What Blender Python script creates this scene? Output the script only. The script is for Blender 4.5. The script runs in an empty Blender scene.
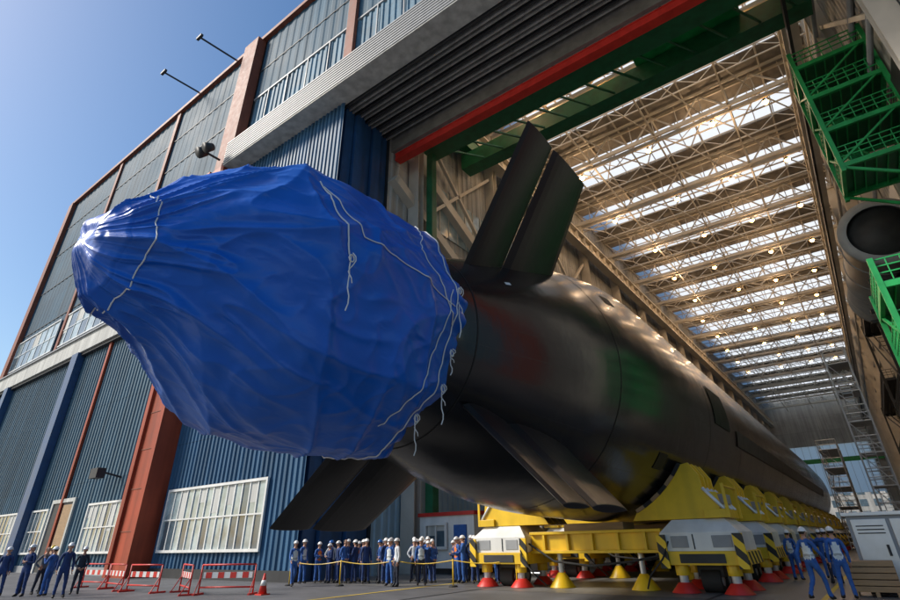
import bpy, bmesh, math, random
from mathutils import Vector, Matrix, noise
random.seed(7)
C=bpy.context
# ------------------------------------------------------------ materials
def M(name,col,rough=.5,metal=0,var=.15,scale=1.5,stretch=(1,1,1),bump=0,bscale=30,spec=.5,detail=3,streak=0,trans=0,panel=None):
    m=bpy.data.materials.new(name); m.use_nodes=True
    nt=m.node_tree; N=nt.nodes; L=nt.links
    b=N['Principled BSDF']
    b.inputs['Roughness'].default_value=rough; b.inputs['Metallic'].default_value=metal
    b.inputs['Specular IOR Level'].default_value=spec
    tc=N.new('ShaderNodeTexCoord'); mp=N.new('ShaderNodeMapping'); mp.inputs['Scale'].default_value=stretch
    L.new(tc.outputs['Object'],mp.inputs['Vector'])
    no=N.new('ShaderNodeTexNoise'); no.inputs['Scale'].default_value=scale; no.inputs['Detail'].default_value=detail; no.inputs['Roughness'].default_value=.6
    L.new(mp.outputs[0],no.inputs['Vector'])
    r=N.new('ShaderNodeValToRGB'); r.color_ramp.elements[0].position=.3; r.color_ramp.elements[1].position=.7
    r.color_ramp.elements[0].color=[c*(1-var) for c in col]+[1]; r.color_ramp.elements[1].color=[min(1,c*(1+var)) for c in col]+[1]
    L.new(no.outputs['Fac'],r.inputs['Fac'])
    out=r.outputs['Color']
    def mul(a,b_):
        mx=N.new('ShaderNodeMix'); mx.data_type='RGBA'; mx.blend_type='MULTIPLY'; mx.inputs['Factor'].default_value=1
        L.new(a,mx.inputs[6]); L.new(b_,mx.inputs[7]); return mx.outputs[2]
    if streak:
        mp2=N.new('ShaderNodeMapping'); mp2.inputs['Scale'].default_value=(1.3,1.3,.05); L.new(tc.outputs['Object'],mp2.inputs['Vector'])
        n2=N.new('ShaderNodeTexNoise'); n2.inputs['Scale'].default_value=1.2; n2.inputs['Detail'].default_value=4; L.new(mp2.outputs[0],n2.inputs['Vector'])
        r2=N.new('ShaderNodeValToRGB'); r2.color_ramp.elements[0].position=.35; r2.color_ramp.elements[1].position=.65
        a=1-streak; r2.color_ramp.elements[0].color=(a,a,a,1); r2.color_ramp.elements[1].color=(1,1,1,1)
        L.new(n2.outputs['Fac'],r2.inputs['Fac']); out=mul(out,r2.outputs['Color'])
    if panel:
        sx=N.new('ShaderNodeSeparateXYZ'); L.new(tc.outputs['Object'],sx.inputs[0]); cx=N.new('ShaderNodeCombineXYZ')
        ad=N.new('ShaderNodeMath'); ad.operation='ADD'; L.new(sx.outputs[0],ad.inputs[0]); L.new(sx.outputs[1],ad.inputs[1])
        L.new(ad.outputs[0],cx.inputs[0]); L.new(sx.outputs[2],cx.inputs[1])
        br=N.new('ShaderNodeTexBrick'); br.offset=0; br.inputs['Scale'].default_value=1; br.inputs['Brick Width'].default_value=panel[0]; br.inputs['Row Height'].default_value=panel[1]; br.inputs['Mortar Size'].default_value=.02
        br.inputs['Color1'].default_value=(1,1,1,1); br.inputs['Color2'].default_value=(.8,.83,.85,1); br.inputs['Mortar'].default_value=(.5,.5,.5,1)
        L.new(cx.outputs[0],br.inputs['Vector']); out=mul(out,br.outputs['Color'])
    L.new(out,b.inputs['Base Color'])
    mr=N.new('ShaderNodeMapRange'); mr.inputs['To Min'].default_value=max(.02,rough-.1); mr.inputs['To Max'].default_value=min(1,rough+.1)
    L.new(no.outputs['Fac'],mr.inputs['Value']); L.new(mr.outputs[0],b.inputs['Roughness'])
    if bump:
        nb=N.new('ShaderNodeTexNoise'); nb.inputs['Scale'].default_value=bscale; nb.inputs['Detail'].default_value=3; L.new(mp.outputs[0],nb.inputs['Vector'])
        bp=N.new('ShaderNodeBump'); bp.inputs['Strength'].default_value=bump; bp.inputs['Distance'].default_value=.02
        L.new(nb.outputs['Fac'],bp.inputs['Height']); L.new(bp.outputs[0],b.inputs['Normal'])
    if trans:
        tr=N.new('ShaderNodeBsdfTranslucent'); tr.inputs['Color'].default_value=(*col,1)
        ms=N.new('ShaderNodeMixShader'); ms.inputs[0].default_value=trans
        L.new(b.outputs[0],ms.inputs[1]); L.new(tr.outputs[0],ms.inputs[2]); L.new(ms.outputs[0],N['Material Output'].inputs[0])
    return m
def stripes(name,c1,c2,scale,d='DIAGONAL'):
    m=M(name,c1,.45); N=m.node_tree.nodes; L=m.node_tree.links
    tc=N.new('ShaderNodeTexCoord'); w=N.new('ShaderNodeTexWave'); w.bands_direction=d; w.inputs['Scale'].default_value=scale
    L.new(tc.outputs['Object'],w.inputs['Vector'])
    r=N.new('ShaderNodeValToRGB'); r.color_ramp.interpolation='CONSTANT'; r.color_ramp.elements[0].color=(*c1,1); r.color_ramp.elements[1].position=.5; r.color_ramp.elements[1].color=(*c2,1)
    L.new(w.outputs['Fac'],r.inputs['Fac']); L.new(r.outputs[0],N['Principled BSDF'].inputs['Base Color']); return m
def emis(name,col,st):
    m=bpy.data.materials.new(name); m.use_nodes=True; b=m.node_tree.nodes['Principled BSDF']
    b.inputs['Base Color'].default_value=(*col,1); b.inputs['Emission Color'].default_value=(*col,1); b.inputs['Emission Strength'].default_value=st; return m

m_asph=M('asphalt',(.12,.12,.125),.6,var=.35,scale=.5,bump=.4,bscale=25,detail=6)
m_conc=M('concrete_floor',(.17,.165,.155),.4,var=.25,scale=.4,bump=.2,detail=5)
m_yline=M('yellow_line_paint',(.7,.5,.05),.6)
m_clad=M('cladding_blue_grey',(.075,.15,.205),.55,var=.12,scale=.25,streak=.35,panel=(7.5,6.6),spec=.3)
m_cladup=M('cladding_upper',(.045,.12,.185),.65,var=.15,scale=.15,streak=.35,panel=(5.2,3.25),spec=.2)
m_door=M('door_blue_cladding',(.045,.135,.25),.55,var=.1,scale=.3,streak=.35,panel=(3.6,8),spec=.3)
m_doorside=M('door_edge_blue',(.025,.09,.22),.5,var=.15,streak=.3)
m_bluecol=M('blue_column_paint',(.02,.07,.18),.45)
m_trim=M('brown_trim',(.27,.085,.05),.6,var=.15,streak=.2,spec=.3)
m_redcol=M('rust_red_paint',(.4,.07,.03),.55,var=.15,scale=.6,streak=.4,spec=.3)
m_cream=M('cream_band',(.6,.6,.56),.6,var=.08,scale=.5,streak=.3,spec=.3)
m_grey=M('grey_steel',(.3,.31,.32),.5,var=.12)
m_dark=M('dark_steel',(.04,.042,.045),.55,var=.2,spec=.3)
m_soffit=M('soffit_metal',(.2,.19,.17),.5,var=.2)
m_beige=M('beige_steel',(.53,.49,.42),.55,var=.15,scale=.4)
m_beigew=M('light_grey_wall',(.44,.43,.4),.6,var=.15,scale=.2,streak=.3,panel=(6,5))
m_roof=M('roof_deck',(.22,.2,.175),.7,var=.2)
m_sky=M('translucent_skylight',(.95,.96,.95),.4,var=.03,trans=.94)
m_green=M('green_paint',(.02,.38,.1),.45,var=.2,streak=.2)
m_dgreen=M('dark_green_paint',(.012,.13,.055),.45,var=.25)
m_red=M('red_paint',(.6,.03,.02),.45,var=.15)
m_yel=M('yellow_paint',(.88,.56,.02),.4,var=.1,scale=1.2,streak=.2)
m_white=M('white_paint',(.8,.8,.77),.4,var=.06,scale=1,streak=.15)
m_haz=stripes('hazard_stripes',(.85,.55,.02),(.015,.015,.015),1.1)
m_rub=M('black_rubber',(.02,.02,.02),.8)
m_wood=M('timber',(.36,.23,.12),.7,stretch=(1,1,8))
m_rope=M('white_rope',(.75,.74,.7),.8)
m_alu=M('aluminium',(.65,.66,.67),.35,metal=.4,var=.1)
m_blupanel=M('interior_blue_panel',(.3,.46,.56),.5,var=.15,scale=.4,streak=.15)
def glassm(name,col,rough=.12): return M(name,col,rough,var=.4,scale=.8,spec=.8)
m_glass=glassm('window_glass',(.34,.42,.43))
m_glassd=glassm('window_glass_dark',(.08,.12,.15))
m_glz=M('profiled_glazing',(.14,.26,.35),.6,var=.3,scale=.5,panel=(3,3.4),streak=.2,spec=.25)
m_lamp=emis('warm_lamp',(1,.5,.14),34)
# ------------------------------------------------------------ builder
class MB:
    def __init__(s): s.v=[];s.f=[];s.m=[];s.sm=[];s.mats=[]
    def add(s,vs,fs,mat,smooth=False):
        if mat not in s.mats: s.mats.append(mat)
        i=s.mats.index(mat); o=len(s.v); s.v+= [tuple(v) for v in vs]
        for f in fs: s.f.append([a+o for a in f]); s.m.append(i); s.sm.append(smooth)
    def box(s,x0,x1,y0,y1,z0,z1,mat):
        s.add([(x0,y0,z0),(x1,y0,z0),(x1,y1,z0),(x0,y1,z0),(x0,y0,z1),(x1,y0,z1),(x1,y1,z1),(x0,y1,z1)],
         [(0,3,2,1),(4,5,6,7),(0,1,5,4),(1,2,6,5),(2,3,7,6),(3,0,4,7)],mat)
    def beam(s,p,q,w,h,mat,up=(0,0,1)):
        p=Vector(p);q=Vector(q);d=(q-p).normalized();u=Vector(up)
        if abs(d.dot(u))>.98: u=Vector((0,1,0))
        a=d.cross(u).normalized()*w/2; b=a.cross(d).normalized()*h/2
        vs=[p-a-b,p+a-b,p+a+b,p-a+b,q-a-b,q+a-b,q+a+b,q-a+b]
        s.add(vs,[(0,3,2,1),(4,5,6,7),(0,1,5,4),(1,2,6,5),(2,3,7,6),(3,0,4,7)],mat)
    def tube(s,pts,rad,mat,n=8,caps=True):
        pts=[Vector(p) for p in pts]
        if not isinstance(rad,(list,tuple)): rad=[rad]*len(pts)
        vs=[];fs=[];prev=None
        for i,p in enumerate(pts):
            d=(pts[min(i+1,len(pts)-1)]-pts[max(i-1,0)]).normalized()
            if prev is None:
                u=Vector((0,0,1)) if abs(d.z)<.9 else Vector((1,0,0)); a=d.cross(u).normalized()
            else:
                a=(prev-d*prev.dot(d)).normalized()
            prev=a; b=d.cross(a)
            for k in range(n):
                t=2*math.pi*k/n; vs.append(p+(a*math.cos(t)+b*math.sin(t))*rad[i])
        for i in range(len(pts)-1):
            for k in range(n):
                k2=(k+1)%n; fs.append((i*n+k,i*n+k2,(i+1)*n+k2,(i+1)*n+k))
        if caps: fs.append(tuple(range(n))[::-1]); fs.append(tuple(range((len(pts)-1)*n,len(pts)*n)))
        s.add(vs,fs,mat,n>6)
    def cyl(s,p,q,r1,r2,mat,n=16): s.tube([p,q],[r1,r2],mat,n)
    def prism(s,poly,y0,y1,mat):
        n=len(poly); vs=[(x,y0,z) for x,z in poly]+[(x,y1,z) for x,z in poly]
        fs=[tuple(range(n)),tuple(range(n,2*n))[::-1]]+[(i,i+n,(i+1)%n+n,(i+1)%n) for i in range(n)]
        s.add(vs,fs,mat)
    def corr(s,x0,x1,z0,z1,y,mat,pitch=.5,dep=.07,axis='x'):
        vs=[];fs=[];x=x0;pr=[]
        while x<x1-1e-4:
            for fx,fy in ((0,0),(.35,0),(.5,1),(.85,1)):
                xx=x+fx*pitch
                if xx<x1: pr.append((xx,fy*dep))
            x+=pitch
        pr.append((x1,0))
        for a,d in pr:
            if axis=='x': vs+=[(a,y-d,z0),(a,y-d,z1)]
            else: vs+=[(y-d,a,z0),(y-d,a,z1)]
        fs=[(2*i,2*i+2,2*i+3,2*i+1) for i in range(len(pr)-1)]
        s.add(vs,fs,mat)
    def obj(s,name,parent=None,bevel=0,fixn=True):
        me=bpy.data.meshes.new(name); me.from_pydata(s.v,[],s.f)
        for m in s.mats: me.materials.append(m)
        me.polygons.foreach_set('material_index',s.m); me.polygons.foreach_set('use_smooth',s.sm)
        if fixn:
            bm=bmesh.new(); bm.from_mesh(me); bmesh.ops.recalc_face_normals(bm,faces=bm.faces); bm.to_mesh(me); bm.free()
        me.update()
        o=bpy.data.objects.new(name,me); C.collection.objects.link(o)
        if parent: o.parent=parent
        if bevel:
            b=o.modifiers.new('b','BEVEL'); b.width=bevel; b.segments=2; b.limit_method='ANGLE'
        return o
def empty(name):
    e=bpy.data.objects.new(name,None); C.collection.objects.link(e); return e
# ------------------------------------------------------------ camera
th=math.radians(28.5); az=math.radians(36.4); ro=math.radians(1.2); H=1.6
fh=Vector((-math.sin(az),math.cos(az),0)); R=Vector((math.cos(az),math.sin(az),0)); Z=Vector((0,0,1))
F=fh*math.cos(th)+Z*math.sin(th); U=-fh*math.sin(th)+Z*math.cos(th)
Rc=R*math.cos(ro)-U*math.sin(ro); Uc=R*math.sin(ro)+U*math.cos(ro)
cam=bpy.data.cameras.new('camera'); co=bpy.data.objects.new('camera',cam); C.collection.objects.link(co)
mt=Matrix((Rc,Uc,-F)).transposed().to_4x4(); mt.translation=(0,0,H); co.matrix_world=mt
cam.sensor_width=36; cam.lens=513/900*36; cam.shift_y=-.04; cam.clip_end=5000; cam.clip_start=.05
C.scene.camera=co
# ------------------------------------------------------------ light
sd=Vector((-.78,-.63,0)).normalized(); el=math.radians(38)
sdir=Vector((sd.x*math.cos(el),sd.y*math.cos(el),math.sin(el)))
sl=bpy.data.lights.new('sun','SUN'); sl.energy=4.1; sl.angle=math.radians(12); sl.color=(1,.94,.85)
so=bpy.data.objects.new('sun',sl); C.collection.objects.link(so); so.rotation_euler=sdir.to_track_quat('Z','Y').to_euler()
w=bpy.data.worlds.new('World'); C.scene.world=w; w.use_nodes=True
sk=w.node_tree.nodes.new('ShaderNodeTexSky'); sk.sky_type='NISHITA'; sk.sun_disc=False; sk.sun_elevation=el
sk.sun_rotation=math.atan2(sd.x,sd.y); sk.air_density=1.15; sk.dust_density=1.5; sk.ozone_density=1.0
hs=w.node_tree.nodes.new('ShaderNodeHueSaturation'); hs.inputs['Saturation'].default_value=1.35
bg=w.node_tree.nodes['Background']; bg.inputs[1].default_value=.15
w.node_tree.links.new(sk.outputs[0],hs.inputs['Color']); w.node_tree.links.new(hs.outputs[0],bg.inputs[0])
C.scene.view_settings.view_transform='Standard'; C.scene.view_settings.look='None'; C.scene.view_settings.exposure=0
# ------------------------------------------------------------ ground
g=MB(); g.add([(-1500,-1500,0),(1500,-1500,0),(1500,1500,0),(-1500,1500,0)],[(0,1,2,3)],m_asph); g.obj('ground')
g=MB(); g.add([(-24,19,.004),(8.5,19,.004),(8.5,236,.004),(-24,236,.004)],[(0,1,2,3)],m_conc); g.obj('hall_floor')
g=MB()
for x in (-16,-2): g.add([(x,6,.009),(x+.15,6,.009),(x+.15,120,.009),(x,120,.009)],[(0,1,2,3)],m_yline)
for x in (-13.1,-4.7): g.add([(x-.06,-5,.009),(x+.06,-5,.009),(x+.06,120,.009),(x-.06,120,.009)],[(0,1,2,3)],m_dark)
g.obj('painted_floor_lines')
# ------------------------------------------------------------ hall
hall=empty('shipyard_hall')
XL,XR,Y0,Y1=-24.,8.5,19.,236.
XC=-90; ZR=51.6
f=MB()
f.corr(XC,-41.5,0.5,20,Y0,m_clad,.6,.09); f.box(XC,-41.5,Y0-.15,Y0+.5,0,.5,m_grey)
f.corr(XC,-41.5,21.8,ZR-.5,Y0,m_cladup,1.3,.05)
f.corr(-38.5,XL,0.5,32.4,Y0,m_door,.45,.09); f.box(-38.5,XL,Y0-.12,Y0+.4,0,.5,m_dark)
f.corr(-38.5,60,42,ZR-.5,Y0,m_cladup,1.3,.05)
f.corr(10.5,60,0,32.4,Y0,m_clad,.5,.08)
f.box(XC,60,Y0+.3,Y0+.5,42,ZR-.5,m_dark)
f.box(XC,-38.5,Y0+.1,Y0+.6,0,ZR-.5,m_dark)
f.box(XC,XC+.4,Y0+.6,Y1,0,ZR-.5,m_cladup)
f.obj('facade_cladding',hall)
f=MB()
f.box(XC,-41.5,Y0-.7,Y0,20,21.8,m_cream); f.box(XC,-41.5,Y0-.9,Y0,21.8,21.95,m_grey); f.box(XC,-41.5,Y0-.5,Y0,19.7,20,m_dark)
f.box(-38.5,60,Y0-1.6,Y0+.2,32.4,35.1,m_cream)
for k in range(9): f.box(-38.5,60,Y0-1.66,Y0-1.6,32.55+k*.29,32.68+k*.29,m_grey)
f.box(XC-.4,60,Y0-.5,Y0+.8,ZR-.5,ZR,m_trim)
f.obj('horizontal_bands',hall)
f=MB()
f.box(-41.5,-38.5,Y0-1.3,Y0,0,33,m_redcol); f.box(-41.3,-38.8,Y0-1.0,Y0,33,ZR-.5,m_trim)
for k in range(1,13): f.box(-41.53,-38.47,Y0-1.33,Y0-1.3,k*2.6,k*2.6+.06,m_trim)
f.box(-41.5,-41.0,Y0-1.5,Y0-1.3,0,33,m_redcol); f.box(-39.0,-38.5,Y0-1.5,Y0-1.3,0,33,m_redcol)
f.box(XC-.6,XC+.9,Y0-.6,Y0+.1,0,ZR-.5,m_trim)
f.box(8.5,10.5,Y0-1.3,Y0+.3,0,ZR-.5,m_redcol)
for x in (-73,-57): f.box(x,x+.7,Y0-.3,Y0-.06,21.8,ZR-.5,m_trim)
f.box(-56,-55.6,Y0-.3,Y0-.1,.5,20,m_redcol)
f.box(-64,-62.4,Y0-.8,Y0-.1,0,20,m_bluecol); f.box(-85,-83.6,Y0-.8,Y0-.1,0,20,m_bluecol)
f.box(-24.4,-23.4,Y0-.4,Y0-.06,35.1,ZR-.5,m_trim); f.box(-8,-7.2,Y0-.4,Y0-.06,35.1,ZR-.5,m_trim)
for z in (28,34.5,41,46): f.box(XC+.9,-41.5,Y0-.1,Y0-.055,z,z+.12,m_dark)
f.box(-38.5,60,Y0-.1,Y0-.055,46,46.12,m_dark)
f.cyl((-42.2,Y0-.25,0),(-42.2,Y0-.25,ZR-.5),.12,.12,m_grey,8)
f.obj('facade_columns',hall)
f=MB(); f.corr(-38.5,60,35.1,41.8,Y0+.1,m_glz,.7,.1); f.box(-38.5,60,Y0-.1,Y0+.3,41.8,42,m_grey)
for x in range(-36,60,3): f.box(x,x+.12,Y0-.12,Y0-.02,35.1,41.8,m_grey)
f.box(-38.5,60,Y0+.3,Y0+.5,35,42,m_dark)
f.obj('glazing_strip',hall)
def window(mb,x0,x1,z0,z1,nx,nz,glass,y=Y0-.1,fr=None):
    fr=fr or m_white
    mb.box(x0,x1,y-.04,y-.0,z0,z1,glass)
    mb.box(x0-.15,x1+.15,y-.16,y-.04,z0-.15,z0,fr); mb.box(x0-.15,x1+.15,y-.16,y-.04,z1,z1+.15,fr)
    mb.box(x0-.15,x0,y-.16,y-.04,z0,z1,fr); mb.box(x1,x1+.15,y-.16,y-.04,z0,z1,fr)
    for i in range(1,nx):
        x=x0+(x1-x0)*i/nx; mb.box(x-.05,x+.05,y-.1,y-.041,z0,z1,fr)
    for i in range(1,nz):
        z=z0+(z1-z0)*i/nz; mb.box(x0,x1,y-.12,y-.101,z-.04,z+.04,fr)
    for i in range(nx):
        xa=x0+(x1-x0)*i/nx+.06; xb=x0+(x1-x0)*(i+1)/nx-.06; q=random.random()
        if q<.3: mb.box(xa,xb,y-.05,y-.042,z1-(z1-z0)*random.uniform(.2,.75),z1,m_cream)
        elif q<.8: mb.box(xa,xb,y-.05,y-.042,z0,z0+(z1-z0)*random.choice((.47,1)),m_glassd)
f=MB()
window(f,-37.6,-27,1.5,4.9,14,2,m_glass)
window(f,-50,-44.5,1.5,4.7,7,2,m_glass); window(f,-62.0,-58.5,1.5,4.7,4,2,m_glass); window(f,-80,-66,1.5,4.7,14,2,m_glass)
window(f,-73,-59,23,27,7,2,m_glass); window(f,-89,-74.5,23,27,7,2,m_glass)
f.box(-57.6,-53.4,Y0-.16,Y0-.1,.05,5.2,m_dark); f.box(-57.9,-57.6,Y0-.25,Y0-.1,0,5.5,m_cream);f.box(-53.4,-53.1,Y0-.25,Y0-.1,0,5.5,m_cream);f.box(-57.6,-53.4,Y0-.25,Y0-.1,5.2,5.5,m_cream)
f.box(-55.3,-53.5,Y0-.2,Y0-.161,.1,5.0,m_wood)
f.obj('windows_and_doors',hall)
f=MB()
for i in range(5): f.box(XL-1.5,XL-(0 if i%2 else .25),Y0+.45+i*.95,Y0+1.3+i*.95,0,32.4,m_doorside)
f.box(XL-1.5,XL-.5,Y0+.1,Y0+5.2,0,32.4,m_doorside)
for i in range(5): f.box(8.5+(0 if i%2 else .25),10,Y0+.45+i*.95,Y0+1.3+i*.95,0,32.4,m_beigew)
f.obj('sliding_door_leaves',hall)
f=MB(); f.box(XL-1,10,Y0+.2,Y0+5.4,32.6,33,m_soffit)
for i in range(14): f.box(XL-1,10,Y0+.3+i*.36,Y0+.42+i*.36,32.2,32.6,m_beigew if i%3 else m_dark)
f.box(XL-1,XR,Y0+5.4,Y0+5.7,31,48,m_soffit)
for k in range(13): f.box(XL+k*2.5,XL+k*2.5+.15,Y0+5.7,Y0+6.0,31,46,m_beige)
for z in (31,35,39,43): f.box(XL,XR,Y0+5.72,Y0+6.1,z,z+.2,m_beige)
f.obj('lintel_soffit',hall)
f=MB()
f.corr(Y0+5.2,Y1,0,11,XL,m_blupanel,.6,-.08,axis='y'); f.corr(Y0+5.2,Y1,11,47.5,XL,m_beigew,.8,-.08,axis='y')
f.box(XL-.4,XL-.1,Y0+5.2,Y1,0,47.5,m_dark)
f.corr(Y0+5.2,Y1,0,47.5,XR,m_beigew,.8,.08,axis='y'); f.box(XR+.1,XR+.4,Y0,Y1,0,47.5,m_dark)
for k in range(16):
    y=28+k*12.5
    f.box(XL+.1,XL+.14,y+1.5,y+11,26,31,m_glass); f.box(XL+.1,XL+.14,y+1.5,y+11,6,9.5,m_glass)
    for q in range(8): f.box(XL+.14,XL+.2,y+1.5+q*1.35,y+1.6+q*1.35,26,31,m_beige); f.box(XL+.14,XL+.2,y+1.5+q*1.35,y+1.6+q*1.35,6,9.5,m_white)
    f.box(XR-.3,XR-.1,y+1,y+11.5,31,31.6,m_dark); f.box(XR-.3,XR-.1,y+1,y+11.5,17,25,m_grey if k%2 else m_dark)
f.obj('inner_walls',hall)
f=MB()
sp=12.5
for k in range(17):
    y=27+k*sp
    for x,s in ((XL+.1,1),(XR-.1,-1)):
        xa,xb=sorted((x,x+s*1.1)); f.box(xa,xb,y-.35,y-.3,0,43,m_beige); f.box(xa,xb,y+.3,y+.35,0,43,m_beige); xm=x+s*.55; f.box(xm-.04,xm+.04,y-.3,y+.3,0,43,m_beige)
    if k<16 and k%2==0:
        for z0,z1 in ((12,25),(25,37)): f.beam((XL+.6,y,z0),(XL+.6,y+sp,z1),.3,.3,m_beige); f.beam((XL+.6,y+sp,z0),(XL+.6,y,z1),.3,.3,m_beige); f.beam((XR-.6,y,z0),(XR-.6,y+sp,z1),.3,.3,m_beige)
f.obj('hall_columns',hall)
f=MB()
for x in (XL+1.6,XR-2.4):
    f.box(x-.6,x+.6,Y0+5.8,Y1,39.9,40.1,m_beige); f.box(x-.6,x+.6,Y0+5.8,Y1,38,38.2,m_beige); f.box(x-.05,x+.05,Y0+5.8,Y1,38.2,39.9,m_beige)
    for k in range(86): 
        y=Y0+6+k*2.5; f.box(x-.5,x+.5,y,y+.05,38.2,39.9,m_beige)
f.box(XR-3.4,XR-3.2,Y0+6,Y1,33.0,33.6,m_dark)
for z,x in ((36,XR-1.2),(30,XR-.6),(27,XR-.6),(22,XR-.5),(14,XR-.5)): f.cyl((x,Y0+6,z),(x,Y1,z),.18,.18,m_grey,8)
f.obj('crane_runway',hall)
f=MB()
zb,zt=43.2,46.4
for k in range(17):
    y=27+k*sp
    for dy in (-.5,.5):
        f.box(XL,XR,y+dy-.12,y+dy+.12,zb-.25,zb+.25,m_beige); f.box(XL,XR,y+dy-.1,y+dy+.1,zt-.15,zt+.15,m_beige)
    n=12; dx=(XR-XL)/n
    for i in range(n):
        x=XL+i*dx; a,b=(zb,zt) if i%2 else (zt,zb)
        f.beam((x,y,a),(x+dx,y,b),.16,.16,m_beige); f.beam((x,y,zb),(x,y,zt),.1,.1,m_beige)
        f.beam((x,y-.5,zb+.27),(x+dx,y+.5,zb+.27),.06,.06,m_beige)
    if k<16:
        for q in (1,2):
            yy=y+q*sp/3
            f.box(XL,XR,yy-.07,yy+.07,44.55,44.7,m_beige); f.box(XL,XR,yy-.07,yy+.07,46.25,46.4,m_beige)
            for i in range(16):
                d2=(XR-XL)/16; x=XL+i*d2; a,b=(44.7,46.2) if i%2 else (46.2,44.7); f.beam((x,yy,a),(x+d2,yy,b),.08,.08,m_beige)
        for i in range(0,n,2):
            x=XL+i*dx; f.beam((x,y,zb+.3),(x+dx,y+sp/2,44.6),.12,.12,m_beige); f.beam((x+2*dx,y+sp,zb+.3),(x+dx,y+sp/2,44.6),.12,.12,m_beige)
            f.beam((x+dx,y+sp/2,44.6),(x+2*dx,y,zb+.3),.12,.12,m_beige)
for i in range(9):
    x=XL+.3+i*(XR-XL-.6)/8; f.box(x-.08,x+.08,Y0+5.8,Y1,46.4,46.6,m_beige)
    if i%2==0: f.box(x-.09,x+.09,Y0+5.8,Y1,zb-.1,zb+.1,m_beige)
f.obj('roof_trusses',hall)
f=MB(); s2=MB()
f.box(XL-.5,XR+.5,Y0+.5,27+.1,47,47.2,m_roof)
for k in range(17):
    y=27+k*sp
    if k: f.box(XL-.5,XR+.5,y-3.2,y+3.2,46.8,47,m_roof)
    s2.box(XL-.5,XR+.5,y+(3.2 if k else .1),y+sp-3.2,46.9,46.95,m_sky)
    for i in range(16):
        x=XL+i*(XR-XL)/16; s2.box(x-.05,x+.05,y+3.2,y+sp-3.2,46.72,46.88,m_beige)
f.box(XC,XL-.5,Y0+.6,Y1,50.5,50.8,m_roof); f.box(XR+.5,60,Y0+.6,Y1,50.5,50.8,m_roof)
f.box(XL-.6,XL-.5,Y0+.6,Y1,46,50.5,m_roof)
f.box(59.5,60,Y0+.6,Y1,0,50.5,m_clad)
f.obj('roof_deck',hall); s2.obj('skylights',hall)
f=MB()
f.box(XL,XL+4,Y1,Y1+.5,0,47,m_beigew); f.box(XR-4,XR,Y1,Y1+.5,0,47,m_beigew); f.box(XL+4,XR-4,Y1,Y1+.5,30,47,m_beigew)
f.box(XL,XR,Y1-.5,Y1-.1,24,25.5,m_green)
for i in range(12): 
    x=XL+4+i*2.2; f.box(x,x+.1,Y1,Y1+.2,12,30,m_beige)
f.box(XL+4,XR-4,Y1+.21,Y1+.25,14,30,m_sky)
f.obj('end_wall',hall)
f=MB()
for k in range(12):
    y=27+k*sp+.9
    for j,x in enumerate((-17,-9,-2,4)):
        x+= random.uniform(-1,1); f.cyl((x,y,zb-.1),(x,y,zb-.6),.08,.3,m_dark,10); f.cyl((x,y,zb-.61),(x,y,zb-.85),.34,.2,m_lamp,10)
        if j in (0,2) and k<9:
            pl=bpy.data.lights.new('high_bay_light','POINT'); pl.energy=700; pl.color=(1,.66,.38); pl.shadow_soft_size=.25
            po=bpy.data.objects.new('high_bay_light',pl); C.collection.objects.link(po); po.location=(x,y+.9,zb-1.3); po.parent=hall
f.obj('high_bay_lamps',hall)
f=MB()
for x in (-52,-44): 
    f.beam((x,Y0,ZR),(x-1.2,Y0-4.5,ZR+.8),.15,.15,m_dark); f.beam((x-1.2-.5,Y0-4.5,ZR+.8),(x-1.2+.5,Y0-4.5,ZR+.8),.3,.3,m_dark)
f.beam((-40,Y0-1.3,34),(-40,Y0-2.6,34),.15,.15,m_dark); f.cyl((-40.3,Y0-2.6,34.3),(-40.3,Y0-3.2,33.8),.4,.55,m_dark,12); f.cyl((-39.2,Y0-2.6,34.3),(-39.2,Y0-3.2,33.8),.35,.5,m_dark,12)
f.beam((-46,Y0,6.5),(-46,Y0-1.6,6.8),.12,.12,m_dark); f.box(-46.6,-45.4,Y0-2.1,Y0-1.5,6.3,7,m_dark)
f.obj('floodlights',hall)
cr=empty('bridge_crane'); f=MB()
f.box(XL+.2,XR-1.5,24.75,25.25,30.3,30.8,m_red); f.box(XL+.2,XR-1.5,24.7,25.4,30.8,30.9,m_red); f.box(XL+.2,XR-1.5,24.7,25.4,30.2,30.3,m_red)
f.box(XL+1,XR-1.5,27.5,28.9,32.6,34.2,m_dgreen); f.box(XL+1,XR-1.5,27.3,29.1,32.45,32.6,m_dgreen)
f.box(XL+1,XR-1.5,33.5,35,34.4,36.2,m_dgreen)
for k in range(14): x=XL+1.5+k*2.2; f.box(x,x+.12,27.38,27.5,32.6,34.2,m_dgreen); f.beam((x,29,33.8),(x+2.2,33.6,34.6),.15,.15,m_dgreen)
f.box(-5,3,29.5,36,36.4,38.2,m_green)
for x in (XL+1.6,XR-2.4): f.box(x-.5,x+.5,27,37,36.6,37.9,m_dgreen)
f.obj('crane_girders',cr)
f=MB(); f.box(XL+1.4,XL+2.0,27.5,28.1,0,32,m_dgreen); f.beam((XL+.2,24.5,33),(XL+.6,44,22),.9,.9,m_beige); f.beam((XL+.4,24.4,28),(XL+.6,50,14),.8,.8,m_beige)
f.obj('wall_bracing',hall)
f=MB(); f.box(-60,60,330,345,0,34,m_beigew)
for i in range(20):
    for j in range(6): f.box(-55+i*5.5,-52+i*5.5,329.9,330,3+j*5,6+j*5,m_glassd)
f.obj('distant_building')
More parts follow.
